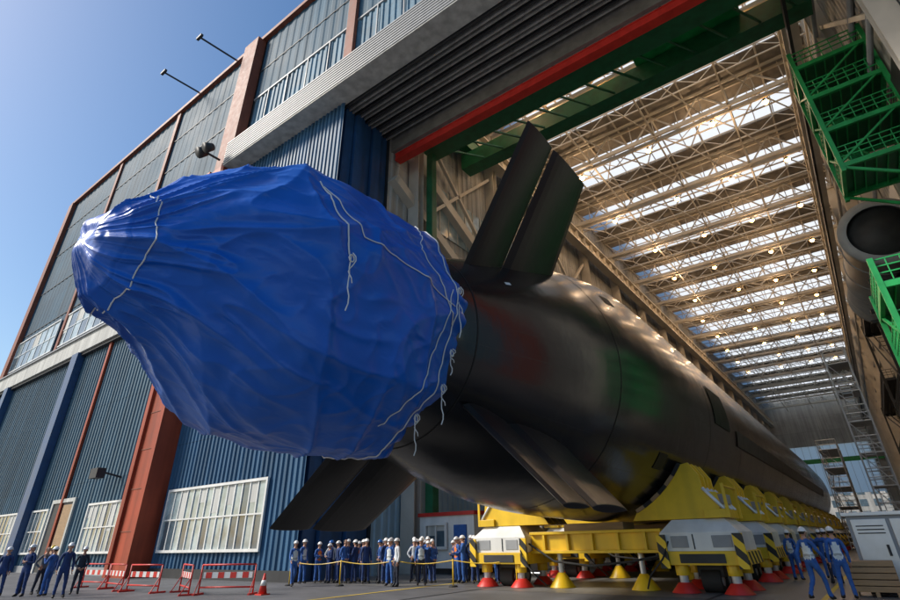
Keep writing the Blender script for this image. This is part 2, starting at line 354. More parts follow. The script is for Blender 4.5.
# ------------------------------------------------------------ submarine
AX,AZ=-8.9,6.6
def sst(a,b,x):
    t=max(0,min(1,(x-a)/(b-a))); return t*t*(3-2*t)
prof=[(8.2,2.0),(9.0,2.4),(10.5,2.88),(12,3.34),(14,3.83),(16,4.13),(18,4.29),(20,4.36),(22,4.4),(25,4.4),(90,4.4),(94,4.25),(98,3.7),(101,2.7),(102.6,1.5),(103,.1)]
def lerp(pr,y):
    for (a,ra),(b,rb) in zip(pr,pr[1:]):
        if y<=b: return ra+(rb-ra)*max(0,(y-a)/(b-a))
    return pr[-1][1]
def cz(y): return AZ-.4*(1-sst(8,20,y))
def hullp(y,a,off=0):
    r=(lerp(prof,y-.4)+lerp(prof,y)+lerp(prof,y+.4))/3 if y<88 else lerp(prof,y)
    r+=off; bmp=.5*sst(12,20,y)*(1-sst(85,98,y)); t=max(0,math.cos(a-math.pi/2))
    r2=r+bmp*sst(.5,.95,t)
    return Vector((AX+r2*math.cos(a),y,cz(y)+r2*math.sin(a)))
m_hull=M('hull_black_coating',(.010,.0105,.012),.21,var=.5,scale=.6,spec=.8,stretch=(1,.4,1),detail=5)
def hullnodes(m):
    N=m.node_tree.nodes; L=m.node_tree.links; b=N['Principled BSDF']
    uv=N.new('ShaderNodeUVMap'); br=N.new('ShaderNodeTexBrick'); br.inputs['Scale'].default_value=1; br.inputs['Mortar Size'].default_value=.006; br.inputs['Brick Width'].default_value=1.1; br.inputs['Row Height'].default_value=.9
    br.inputs['Color1'].default_value=(1,1,1,1); br.inputs['Color2'].default_value=(.92,.92,.92,1); br.inputs['Mortar'].default_value=(.5,.5,.5,1)
    L.new(uv.outputs[0],br.inputs['Vector'])
    no=N.new('ShaderNodeTexNoise'); no.inputs['Scale'].default_value=1.1; no.inputs['Detail'].default_value=5; tc=N.new('ShaderNodeTexCoord'); L.new(tc.outputs['Object'],no.inputs['Vector'])
    bp=N.new('ShaderNodeBump'); bp.inputs['Strength'].default_value=.25; bp.inputs['Distance'].default_value=.015; L.new(br.outputs['Color'],bp.inputs['Height'])
    b2=N.new('ShaderNodeBump'); b2.inputs['Strength'].default_value=.3; b2.inputs['Distance'].default_value=.05; L.new(no.outputs['Fac'],b2.inputs['Height']); L.new(bp.outputs[0],b2.inputs['Normal'])
    L.new(b2.outputs[0],b.inputs['Normal'])
hullnodes(m_hull)
sub=empty('submarine')
ys=[8.2+i*.25 for i in range(80)]; ys=[y for y in ys if y<28]+[28+i*2 for i in range(31)]+[90+i*.5 for i in range(24)]+[101.8,102.2,102.6,102.8,103]
na=144; vs=[];fs=[]
for y in ys:
    for k in range(na): vs.append(hullp(y,2*math.pi*k/na))
for i in range(len(ys)-1):
    for k in range(na): fs.append((i*na+k,(i+1)*na+k,(i+1)*na+(k+1)%na,i*na+(k+1)%na))
h=MB(); h.add(vs,fs,m_hull,True); ho=h.obj('hull',sub)
uvl=ho.data.uv_layers.new(name='UVMap')
for p in ho.data.polygons:
    for li in p.loop_indices:
        vi=ho.data.loops[li].vertex_index; k=vi%na; i=vi//na
        if k==0 and any((ho.data.loops[l].vertex_index%na)==na-1 for l in p.loop_indices): k=na
        uvl.data[li].uv=(ys[i],k/na*27.9)
m_seam=M('seam_dark',(.005,.005,.005),.6)
m_hgrey=M('hull_fitting',(.03,.03,.032),.4)
def ring(mb,y,mat,off=.012,wd=.05):
    vs=[];fs=[]
    for k in range(na):
        a=2*math.pi*k/na; vs+=[hullp(y,a,off),hullp(y+wd,a,off)]
    for k in range(na): k2=(k+1)%na; fs.append((2*k,2*k+1,2*k2+1,2*k2))
    mb.add(vs,fs,mat,True)
s=MB()
for y in (9.6,15.2,24.6,31,38,46,55,64,73,82): ring(s,y,m_seam,.01,.035)
def patch(mb,y0,y1,a0,a1,mat,off=.02,n=8):
    vs=[];fs=[];a0=math.radians(a0);a1=math.radians(a1)
    for i in range(n+1):
        for j in range(n+1): vs.append(hullp(y0+(y1-y0)*i/n,a0+(a1-a0)*j/n,off))
    for i in range(n):
        for j in range(n): fs.append((i*(n+1)+j,(i+1)*(n+1)+j,(i+1)*(n+1)+j+1,i*(n+1)+j+1))
    mb.add(vs,fs,mat,True)
patch(s,25.5,28.5,-8,14,m_seam,.03); patch(s,19,19.8,-42,-34,m_seam,.02); patch(s,11.0,11.2,29,31,m_white,.02); patch(s,30,80,-14,-4,m_hgrey,.05,30)
patch(s,16.5,17.2,34,40,m_seam,.015); patch(s,21,21.5,52,58,m_hgrey,.05)
s.obj('hull_seams_and_hatches',sub)
def fin(mb,ang,r0,r1,root,tip,th0,th1,mat):
    d=Vector((math.cos(ang),0,math.sin(ang))); nrm=Vector((-math.sin(ang),0,math.cos(ang)))
    vs=[];fs=[];n=10;m=5
    sec=[(0,0)]+[ (i/n, .5*math.sin(math.pi*(i/n)**.8)**.6) for i in range(1,n)]+[(1,0)]
    loop=sec+[(x,-t) for x,t in sec[1:-1][::-1]]
    for j in range(m+1):
        q=j/m; r=r0+(r1-r0)*q; y0=root[0]+(tip[0]-root[0])*q; y1=root[1]+(tip[1]-root[1])*q; t=th0+(th1-th0)*q
        for x,tt in loop: vs.append(Vector((AX,0,6.25))+d*r+Vector((0,y0+(y1-y0)*x,0))+nrm*tt*t)
    L=len(loop)
    for j in range(m):
        for k in range(L): fs.append((j*L+k,j*L+(k+1)%L,(j+1)*L+(k+1)%L,(j+1)*L+k))
    fs.append(tuple(range(m*L,(m+1)*L)))
    mb.add(vs,fs,mat,False)
m_fin=M('fin_black',(.012,.012,.013),.33,var=.4,scale=.8,spec=.5)
s=MB()
for deg,rt,dy,ct in ((50.5,7.05,.5,0),(129.5,7.05,.5,0),(-43,6.0,-.1,.3),(-134,5.9,0,.1)):
    a=math.radians(deg)
    fin(s,a,2.2,rt,(11.5+dy,14.4+dy),(10.72+dy+ct*.3,12.9+dy-ct*.3),.36,.2,m_fin)
    fin(s,a,2.75,rt,(9.8+dy,11.44+dy),(9.2+dy+ct,10.65+dy+ct*.3),.24,.14,m_fin)
s.obj('stern_planes',sub,bevel=.02)
s=MB()
for i in range(44):
    y=24+i*1.5; p=hullp(y,math.radians(90)); s.cyl(p,p+Vector((0,0,1.1)),.03,.03,m_alu,6)
for dz in (.55,1.1): s.tube([hullp(24+i*1.5,math.radians(90))+Vector((0,0,dz)) for i in range(44)],.025,m_alu,6)
s.obj('deck_guard_rail',sub)
# ------------------------------------------------------------ tarpaulin
def tarpmat():
    m=M('blue_tarpaulin',(.004,.115,.54),.33,var=.15,scale=.5,spec=.5)
    N=m.node_tree.nodes; L=m.node_tree.links; b=N['Principled BSDF']; tc=N.new('ShaderNodeTexCoord')
    prev=None
    for sc,st,ds,dist in ((.8,(1,.4,1),.6,.14),(2.2,(1,.35,1),.65,.09),(7,(1,.5,1),.3,.025)):
        mp=N.new('ShaderNodeMapping'); mp.inputs['Scale'].default_value=st; mp.inputs['Rotation'].default_value=(.3*sc,.2,.5); L.new(tc.outputs['Object'],mp.inputs['Vector'])
        no=N.new('ShaderNodeTexNoise'); no.noise_type='RIDGED_MULTIFRACTAL'; no.inputs['Scale'].default_value=sc; no.inputs['Detail'].default_value=1.5; no.inputs['Distortion'].default_value=.5
        L.new(mp.outputs[0],no.inputs['Vector']); bp=N.new('ShaderNodeBump'); bp.inputs['Strength'].default_value=ds; bp.inputs['Distance'].default_value=dist
        L.new(no.outputs['Fac'],bp.inputs['Height'])
        if prev: L.new(prev.outputs[0],bp.inputs['Normal'])
        prev=bp
    L.new(prev.outputs[0],b.inputs['Normal']); return m
m_tarp=tarpmat()
TY0,TY1=2.1,8.95
tp=[(2.1,.02),(2.14,.2),(2.2,.4),(2.3,.62),(2.45,.83),(2.7,1.03),(3.1,1.34),(3.7,1.78),(4.3,2.22),(4.8,2.58),(5.1,2.74),(5.5,2.84),(6.3,2.9),(7.5,2.92),(8.3,2.88),(8.75,2.8),(8.9,2.66),(8.95,2.4)]
def ridge(v,p=3): 
    return max(0,1-abs(noise.noise(v))*2.6)**p
def tarpr(y,a):
    r=(lerp(tp,y-.08)+lerp(tp,y)+lerp(tp,y+.08))/3 if 2.5<y<8.7 else lerp(tp,y)
    cone=1-sst(3.8,6.0,y)
    ca,sa=math.cos(a),math.sin(a)
    k=min(1,r/1.0)
    ph=noise.noise(Vector((y*.35,3.1,0)))*.5
    poly=abs(math.cos((a+.3+ph*.2)*4.5))
    r*=1+.04*(.6-poly)*sst(2.6,4.5,y)
    r+=k*(.08+.08*cone)*ridge(Vector((ca*1.7+y*.2,sa*1.7-y*.16,y*.2)),2)
    r+=k*(.04+.05*cone)*ridge(Vector((ca*4+y*.4,sa*4-y*.35,y*.35+5)),2)
    r+=k*.08*ridge(Vector((ca*1.4+y*.6,sa*1.4+y*.45,y*.4+11)),3)
    r+=k*.025*ridge(Vector((ca*6-y*1.2,sa*6+y*.9,y*.6+17)),2)
    r+=k*.08*noise.noise(Vector((ca*1.6,sa*1.6,y*.6)))
    edge=sst(8.1,8.9,y); r+=edge*.06*math.sin(a*26+3*math.sin(a*5))-.04*edge
    return r-.09*k
def tarppt(y,a,off=0):
    r=tarpr(y,a)+off; zc=6.22-.26*(1-sst(2.2,3.6,y))+.16*sst(2.4,3.8,y)*(1-sst(4,5.4,y))
    sag=.12*max(0,-math.sin(a))*sst(2.5,6,y)*(1+.6*math.sin(y*2.1))
    dyn=(1-sst(2.1,3.0,y))*.16*noise.noise(Vector((r*math.cos(a)*2.2,r*math.sin(a)*2.2,3.3)))
    return Vector((AX+r*math.cos(a),y+dyn,zc+r*math.sin(a)-sag))
NY,NA=300,560; vs=[];fs=[]
yy=[TY0+ (i/NY)**1.6*(TY1-TY0) for i in range(NY+1)]
for y in yy:
    for k in range(NA): vs.append(tarppt(y,2*math.pi*k/NA))
for i in range(NY):
    for k in range(NA): fs.append((i*NA+k,(i+1)*NA+k,(i+1)*NA+(k+1)%NA,i*NA+(k+1)%NA))
fs.append(tuple(range(NA)))
tar=empty('tarpaulin_cover')
t=MB(); t.add(vs,fs,m_tarp,True); t.obj('tarpaulin_sheet',tar)
t=MB()
def surf(y0,a0,y1,a1,n=40,w=0,off=.02):
    return [tarppt(y0+(y1-y0)*i/n+w*math.sin(i*.9)*.3,math.radians(a0+(a1-a0)*i/n),off) for i in range(n+1)]
rr=.012
t.tube(surf(8.35,-180,8.35,180,200,.08),rr*1.2,m_rope,6); t.tube(surf(7.6,-60,8.2,5,50,.05),rr,m_rope,6)
t.tube(surf(5.6,8,8.3,-2,50,.05),rr,m_rope,6); t.tube(surf(5.0,33,5.6,8,30),rr,m_rope,6); t.tube(surf(4.95,36,5.3,-2,20),rr*1.3,m_rope,6)
t.tube(surf(8.3,60,7.4,20,40,.05),rr,m_rope,6); t.tube(surf(7.4,20,8.3,-10,30,.05),rr,m_rope,6)
t.tube(surf(2.75,-180,2.75,180,90,.03),rr,m_rope,6)
for y,a in ((5.3,-2),(8.45,8),(8.45,-35),(8.4,-52),(8.45,75),(8.5,-20)):
    p=tarppt(y,math.radians(a),.05); L=random.uniform(.5,1.2)
    t.tube([p+Vector((.02*math.sin(i*1.3)+.02*i/8,.02*math.cos(i*1.9),-L*i/8)) for i in range(9)],rr,m_rope,6)
    t.tube([p+Vector((.06+.05*math.sin(i*1.1),.05*math.sin(i*.8),-L*.55*i/8)) for i in range(9)],rr*.8,m_rope,6)
    t.tube([p+Vector((.04,.06*math.cos(q*.8),-.1+.07*math.sin(q*.8))) for q in range(9)],rr*1.2,m_rope,6)
for y,a in ((2.5,140),(4.9,100),(8.5,100)):
    p=tarppt(y,math.radians(a),.03); t.tube([p+Vector((.1*math.cos(q),.1*math.sin(q*1.3),.08*math.sin(q))) for q in range(8)],.05,m_rub,6)
t.obj('tarpaulin_ropes',tar)
# ------------------------------------------------------------ cradles
def cradle_mesh():
    c=MB()
    for s in (-1,1):
        def bx(a,b,*r): 
            a,b=sorted((s*a,s*b)); c.box(a,b,*r)
        xa,xb=sorted((s*2.65,s*5.15))
        c.add([(xa,-1.2,1.2),(xb,-1.2,1.2),(xb,1.2,1.2),(xa,1.2,1.2),(xa,-1.2,1.75),(xb,-1.2,1.75),(xb,1.2,1.75),(xa,1.2,1.75),(xa+.4,-.85,2.15),(xb-.4,-.85,2.15),(xb-.4,.85,2.15),(xa+.4,.85,2.15)],
          [(0,1,5,4),(1,2,6,5),(2,3,7,6),(3,0,4,7),(4,5,9,8),(5,6,10,9),(6,7,11,10),(7,4,8,11),(8,9,10,11),(0,3,2,1)],m_white)
        bx(2.6,5.2,-1.25,1.25,.8,1.198,m_yel)
        bx(3.2,4.6,-1.29,-1.25,.86,1.12,m_dark)
        bx(3.0,3.55,-1.22,-1.202,1.3,1.65,m_grey); bx(4.3,4.9,-1.22,-1.202,1.3,1.65,m_grey); bx(3.7,3.74,-1.22,-1.202,1.25,1.7,m_dark)
        for x0 in (2.55,4.95): bx(x0,x0+.3,-1.34,-1.26,.7,1.7,m_haz)
        bx(5.2,5.26,-1.2,1.2,.82,1.18,m_haz)
        for x in (3.1,4.7):
            for y in (-.9,.9):
                c.cyl((s*x,y,.28),(s*x,y,.8),.14,.14,m_alu,12); c.cyl((s*x,y,.5),(s*x,y,.8),.22,.22,m_yel,12); c.cyl((s*x,y,.012),(s*x,y,.3),.46,.2,m_red,18)
        for y in (-.45,.45): c.cyl((s*3.6,y,.35),(s*4.2,y,.35),.34,.34,m_rub,18); c.cyl((s*3.58,y,.35),(s*4.22,y,.35),.16,.16,m_grey,12)
        bx(3.5,4.3,-.6,.6,.45,.8,m_dark)
        inn=[]
        for q in range(7):
            x=1.9+q*.3; inn.append((x,6.6-math.sqrt(4.58**2-x*x)))
        poly=[(1.7,2.16),(4.45,2.16),(4.75,2.5),(4.7,2.95),(4.3,3.0),(4.28,3.5),(4.0,3.95)]+inn[::-1]
        P=[(s*x,z) for x,z in poly]
        for y in (-.88,-.3,.18,.76): c.prism(P,y,y+.12,m_yel)
        P2=[(s*(x*.93+.12),z-.1 if z>2.3 else z) for x,z in poly]; c.prism(P2,-.7,.7,m_yel)
        for q in range(6):
            (x0,z0),(x1,z1)=inn[q],inn[q+1]; c.beam((s*x0,0,z0+.03),(s*x1,0,z1+.03),1.9,.12,m_rub if q%2 else m_wood,up=(0,0,1))
        bx(4.2,4.9,-1.0,1.0,2.16,2.42,m_yel); bx(4.45,4.85,-.5,.5,2.6,2.9,m_grey)
        for y in (-.9,-.3,.3,.9): c.cyl((s*4.85,y,2.42),(s*4.3,y,3.1),.06,.06,m_alu,8)
        bx(4.9,5.0,-1.0,-.95,2.16,3.2,m_yel); bx(4.9,5.0,.95,1.0,2.16,3.2,m_yel); bx(4.9,5.0,-.95,.95,3.1,3.15,m_yel)
        bx(3.55,3.95,1.25,4.75,.9,1.15,m_yel); bx(2.9,3.1,1.25,4.75,1.3,1.4,m_dark)
        c.tube([(s*2.9,-1.22,1.5),(s*2.7,-1.45,1.0),(s*2.2,-1.5,.5),(s*1.9,-1.1,.1)],.03,m_rub,6)
        c.cyl((s*1.6,-.4,.012),(s*1.6,-.4,.5),.5,.14,m_yel,16); c.cyl((s*1.6,-.4,.5),(s*1.6,-.4,1.2),.1,.1,m_alu,10)
    c.box(-2.6,2.6,-.75,.75,1.25,1.8,m_yel); c.box(-2.6,2.6,-.9,.9,1.8,1.9,m_yel); c.box(-2.6,2.6,-.9,.9,1.15,1.25,m_yel)
    for x in (-2,-1,0,1,2): c.box(x-.05,x+.05,-.88,-.75,1.25,1.8,m_yel)
    c.box(-1.2,1.2,-.6,.6,1.9,2.16,m_wood)
    c.tube([(-2.6,-1.0,1.5),(-1.5,-1.1,.9),(0,-1.1,.75),(1.5,-1.1,.9),(2.7,-1.2,1.1)],.04,m_rub,8)
    return c
c0=cradle_mesh().obj('transport_cradle',bevel=.025); c0.location=(AX,21.5,0)
for k in range(1,13):
    o=bpy.data.objects.new('transport_cradle',c0.data); C.collection.objects.link(o); o.location=(AX,21.5+6*k,0)
    if k<3: b=o.modifiers.new('b','BEVEL'); b.width=.025; b.segments=2; b.limit_method='ANGLE'
# ------------------------------------------------------------ people
m_skin=M('skin',(.5,.27,.18),.55,var=.08); m_navy=M('navy_overalls',(.015,.04,.14),.8,var=.3,scale=6); m_blue=M('blue_overalls',(.03,.11,.36),.8,var=.25,scale=6)
m_trs=M('dark_trousers',(.02,.025,.045),.8,var=.3,scale=6); m_vest=M('white_vest',(.66,.7,.7),.7,var=.12,scale=5); m_coat=M('white_coat',(.6,.62,.64),.8,var=.12,scale=5); m_hiv=M('orange_hi_vis',(.85,.22,.03),.7,var=.12); m_gryc=M('grey_jacket',(.12,.13,.15),.8,var=.3,scale=6)
m_hel=M('white_helmet',(.8,.8,.78),.3,var=.03); m_helb=M('blue_helmet',(.02,.12,.4),.3); m_hely=M('yellow_helmet',(.8,.55,.03),.3); m_boot=M('boots',(.015,.013,.012),.6); m_hair=M('hair',(.03,.02,.012),.7); m_refl=M('reflective_tape',(.35,.37,.36),.3)
M_lip=M('lips',(.35,.12,.1),.5)
def person(pose,top,legs,vest=None,hel=None):
    V=[];E=[];Rd=[];Lb=[]
    def n(p,r,par=None,lab=None):
        V.append(Vector(p)); Rd.append(r if isinstance(r,tuple) else (r,r))
        if par is not None: E.append((par,len(V)-1)); Lb.append(lab)
        return len(V)-1
    pel=n((0,0,.96),(.155,.115)); sp=n((0,.005,1.14),(.14,.105),pel,'t'); ch=n((0,0,1.33),(.165,.115),sp,'t'); nb=n((0,.01,1.45),(.09,.08),ch,'t'); nk=n((0,0,1.53),(.055,.058),nb,'s'); n((0,-.01,1.60),(.06,.065),nk,'s')
    tubes=[]
    for s in (-1,1):
        sh=n((s*.175,.005,1.42),.066,nb,'a')
        el,wr,pl=pose[0 if s<0 else 1]
        e=n((s*el[0],el[1],el[2]),.047,sh,'a'); wv=Vector((s*wr[0],wr[1],wr[2])); q=n(wv,.036,e,'a'); pv=Vector((s*pl[0],pl[1],pl[2])); n(pv,(.036,.022),q,'s')
        d=(pv-wv).normalized(); side=d.cross(Vector((s,0,.2))).normalized(); pn=side.cross(d)
        for i,(o,L) in enumerate(((-.03,.07),(-.01,.082),(.01,.077),(.03,.06))):
            b=pv+side*o+d*.01; tubes.append(([b,b+d*L*.55+pn*.006*s,b+d*L*.95+pn*.028*s],[.0095,.009,.007]))
        b=wv+d*.035+side*-.03; tubes.append(([b,b+d*.03-side*.03,b+d*.065-side*.035],[.011,.01,.008]))
        kn,an=pose[2 if s<0 else 3]
        hp=n((s*.095,0,.88),(.095,.1),pel,'l'); k=n((s*kn[0],kn[1],kn[2]),.065,hp,'l'); a=n((s*an[0],an[1],an[2]),.05,k,'l'); n((s*(an[0]+.02),an[1]-.15,max(.045,an[2]-.05)),(.045,.038),a,'b'); n((s*an[0],an[1]+.045,max(.045,an[2]-.05)),.04,a,'b')
    me=bpy.data.meshes.new('tmp'); me.from_pydata(V,E,[]); o=bpy.data.objects.new('tmp',me); C.collection.objects.link(o)
    md=o.modifiers.new('s','SKIN'); md.use_smooth_shade=True
    for i,sv in enumerate(me.skin_vertices[0].data): sv.radius=Rd[i]; sv.use_root=(i==0)
    ss=o.modifiers.new('u','SUBSURF'); ss.levels=2; ss.render_levels=2
    dg=C.evaluated_depsgraph_get(); ev=bpy.data.meshes.new_from_object(o.evaluated_get(dg)); bpy.data.objects.remove(o)
    mb=MB(); lm={'t':vest or top,'a':top,'l':legs,'b':m_boot,'s':m_skin}
    vv=[v.co.copy() for v in ev.vertices]; groups={}
    for v in vv:
        if v.z<1.5 and v.z>.12: v+=Vector((noise.noise(v*14),noise.noise(v*14+Vector((5,0,0))),0))*.012
    for p in ev.polygons:
        c=p.center; best=None;bd=9
        for (a,b),l in zip(E,Lb):
            A,B=V[a],V[b]; t=max(0,min(1,(c-A).dot(B-A)/max(1e-6,(B-A).length_squared))); dd=(c-A-(B-A)*t).length
            if dd<bd: bd=dd;best=l
        if vest and best=='t' and (1.06<c.z<1.11): mt=m_refl
        elif best=='t' and c.z<.98: mt=legs
        else: mt=lm[best]
        groups.setdefault(mt.name,(mt,[]))[1].append(list(p.vertices))
    off=len(mb.v); mb.v+=[tuple(v) for v in vv]
    for mt,fl in groups.values():
        if mt not in mb.mats: mb.mats.append(mt)
        i=mb.mats.index(mt)
        for q in fl: mb.f.append([a+off for a in q]); mb.m.append(i); mb.sm.append(True)
    for pts,rd in tubes: mb.tube(pts,rd,m_skin,6); mb.sm[-8:]=[True]*8
    hc=Vector((0,-.015,1.66)); vs=[];fs=[];n1,n2=12,20
    for i in range(n1+1):
        ph=math.pi*i/n1-math.pi/2
        for j in range(n2):
            t=2*math.pi*j/n2; x=math.cos(ph)*math.sin(t)*.077; y=-math.cos(ph)*math.cos(t)*.097; z=math.sin(ph)*.118
            if z<0: x*=1+z*2.2; y*=1+(.8*z if y<0 else 3*z)
            if y<-.07 and abs(x)<.02 and -.035<z<.02: y-=.02
            if y<-.05 and .018<abs(x)<.045 and .0<z<.03: y+=.01
            vs.append(hc+Vector((x,y,z)))
    for i in range(n1):
        for j in range(n2): fs.append((i*n2+j,i*n2+(j+1)%n2,(i+1)*n2+(j+1)%n2,(i+1)*n2+j))
    mb.add(vs,fs,m_skin,True)
    mb.cyl(hc+Vector((0,-.088,.0)),hc+Vector((0,-.112,-.022)),.008,.014,m_skin,8)
    mb.box(-.022,.022,-.108,-.098,1.608,1.616,M_lip)
    for s in (-1,1):
        mb.box(s*.03-.011,s*.03+.011,-.106,-.096,1.665,1.675,m_hair); mb.cyl(hc+Vector((s*.072,.01,-.01)),hc+Vector((s*.086,.016,-.008)),.028,.024,m_skin,8)
    mb.tube([hc+Vector((0,.035,-.04)),hc+Vector((0,.03,.0)),hc+Vector((0,.02,.05)),hc+Vector((0,.012,.095)),hc+Vector((0,.01,.122))],[.06,.083,.088,.06,.02],m_hair,14)
    if hel:
        vs=[];fs=[];n1=7;n2=20
        for i in range(n1+1):
            ph=math.pi/2*i/n1
            for j in range(n2):
                t=2*math.pi*j/n2; br=1.0+(.12 if i==0 else 0)
                vs.append(hc+Vector((math.sin(t)*.105*math.cos(ph)*br,-math.cos(t)*.13*math.cos(ph)*(br+(.16*max(0,math.cos(t)) if i==0 else 0)),.035+math.sin(ph)*.125)))
        for i in range(n1):
            for j in range(n2): fs.append((i*n2+j,i*n2+(j+1)%n2,(i+1)*n2+(j+1)%n2,(i+1)*n2+j))
        fs.append(tuple(range(n2))[::-1]); mb.add(vs,fs,hel,True)
    bpy.data.meshes.remove(ev)
    return mb
dn=((.235,.03,1.15),(.245,-.05,.9),(.245,-.075,.83)); hipn=((.33,.05,1.18),(.2,-.06,1.02),(.16,-.1,1.0)); fold=((.25,-.02,1.15),(.06,-.2,1.17),(-.02,-.2,1.2)); ph=((.24,-.08,1.16),(.14,-.28,1.38),(.12,-.31,1.45)); pt=((.32,-.18,1.36),(.36,-.42,1.48),(.37,-.5,1.5)); joined=((.25,.02,1.15),(.1,-.17,.98),(.05,-.2,.95))
st=((.11,-.01,.5),(.12,.02,.09)); st2=((.14,-.03,.5),(.17,.0,.09)); wf=((.1,-.2,.54),(.1,-.26,.09)); wb=((.1,.0,.5),(.1,.3,.13))
poses={'A':(dn,dn,st,st2),'B':(hipn,hipn,st2,st2),'C':(dn,ph,st,st),'D':(dn,pt,st,st2),'E':(joined,joined,st,st),'W':(((.24,-.1,1.17),(.24,-.28,1.0),(.24,-.33,.96)),((.24,.15,1.16),(.25,.12,.9),(.25,.11,.83)),wf,wb),'F':(fold,fold,st,st2),'G':(hipn,dn,st2,st)}
specs=[('A',m_navy,m_navy,None,m_hel),('B',m_navy,m_trs,None,m_hel),('C',m_blue,m_blue,None,m_hel),('E',m_blue,m_navy,None,None),('F',m_navy,m_navy,None,m_hel),('W',m_blue,m_blue,m_vest,m_hel),('A',m_blue,m_blue,m_vest,m_hel),('D',m_blue,m_trs,m_vest,m_hel),('E',m_trs,m_trs,None,m_hel),('B',m_blue,m_trs,None,m_helb),
 ('G',m_coat,m_trs,None,m_hel),('F',m_blue,m_blue,m_hiv,m_hel),('G',m_gryc,m_trs,None,None),('C',m_gryc,m_navy,None,m_hely)]
pm=[]
for i,(p,t_,l_,v_,h_) in enumerate(specs):
    o=person(poses[p],t_,l_,v_,h_).obj('worker_mesh',fixn=False); pm.append(o.data); bpy.data.objects.remove(o)
def put(i,x,y,rot,sc=1.0):
    o=bpy.data.objects.new('worker',pm[i]); C.collection.objects.link(o); o.location=(x,y,0); o.rotation_euler=(0,0,math.radians(rot)); o.scale=(sc,sc,sc)
for i,x,y,r in ((0,-29.6,8.6,60),(12,-29.0,9.8,100),(4,-28.3,9.0,30),(2,-27.6,9.6,-60),(8,-27.3,10.6,70),(0,-25.9,9.5,80),(13,-30.8,10.6,20),(9,-30.2,9.6,-20)): put(i,x,y,r,random.uniform(.96,1.04))
for k in range(42):
    t_=k/41; x=-22.9+9.0*t_+random.uniform(-.25,.25); y=19.4+2.6*t_+random.uniform(-.9,1.8)
    put(random.choice([0,1,2,3,4,8,0,2,9,6,10,11,12,4,0,4]),x,y,random.uniform(-80,100),random.uniform(.92,1.05))
for i,x,y,r in ((5,-21.8,17.2,70),(6,-17.6,19.0,10),(10,-17.0,18.8,-30),(7,-16.5,19.8,40)): put(i,x,y,r)
for i,x,y,r in ((5,-1.95,19.6,150),(6,-1.3,20.2,190),(6,-3.3,27.6,160),(2,-2.3,29,180),(7,-1.9,26,200)): put(i,x,y,r)
# ------------------------------------------------------------ barriers
def barrier():
    b=MB()
    for x in (-1.1,1.1):
        b.cyl((x,0,.05),(x,0,1.0),.03,.03,m_red,8); b.beam((x,-.35,.03),(x,.35,.03),.08,.06,m_red); b.cyl((x,-.3,.05),(x,0,.6),.02,.02,m_red,6)
    for z in (.25,1.0): b.cyl((-1.1,0,z),(1.1,0,z),.03,.03,m_red,8)
    b.box(-1.0,1.0,-.02,.02,.55,.75,m_white)
    for i in range(4): b.box(-.9+i*.5,-.65+i*.5,-.024,-.02,.55,.75,m_red)
    return b
b0=barrier().obj('safety_barrier')
bl=[(-31,12.8,5),(-28.4,12.6,-8),(-25.6,12.5,6),(-23,12.9,-20),(-20.9,13.4,30)]
for i,(x,y,r) in enumerate(bl):
    o=b0 if i==0 else bpy.data.objects.new('safety_barrier',b0.data)
    if i: C.collection.objects.link(o)
    o.location=(x,y,0); o.rotation_euler=(0,0,math.radians(r))
b=MB(); b.cyl((0,0,.04),(0,0,.7),.16,.03,m_red,16); b.cyl((0,0,.3),(0,0,.48),.125,.082,m_white,16); b.box(-.2,.2,-.2,.2,0,.04,m_red)
k0=b.obj('traffic_cone'); k0.location=(-19.4,14,0)
f=MB(); pts=[(-22.5+i*2.6,17.6+i*.7) for i in range(5)]
for x,y in pts: f.cyl((x,y,0),(x,y,1),.025,.025,m_yel,8); f.cyl((x,y,0),(x,y,.06),.2,.16,m_rub,12)
for (x,y),(x2,y2) in zip(pts,pts[1:]): f.tube([(x+(x2-x)*q/8,y+(y2-y)*q/8,.95-.12*math.sin(math.pi*q/8)) for q in range(9)],.02,m_yel,6)
f.obj('barrier_tape')
f=MB(); f.box(-22.6,-18.6,27,30,.3,3.0,m_white); f.box(-22.7,-18.5,26.9,30.1,3.0,3.2,m_red); window(f,-22,-20.6,1.4,2.5,2,1,m_glassd,y=26.98); f.box(-20,-19.1,26.93,26.99,.35,2.5,m_blue); f.box(-22.6,-18.6,27.2,27.4,0,.3,m_dark); f.box(-22.6,-18.6,29.5,29.7,0,.3,m_dark); f.obj('site_cabin',bevel=.02)
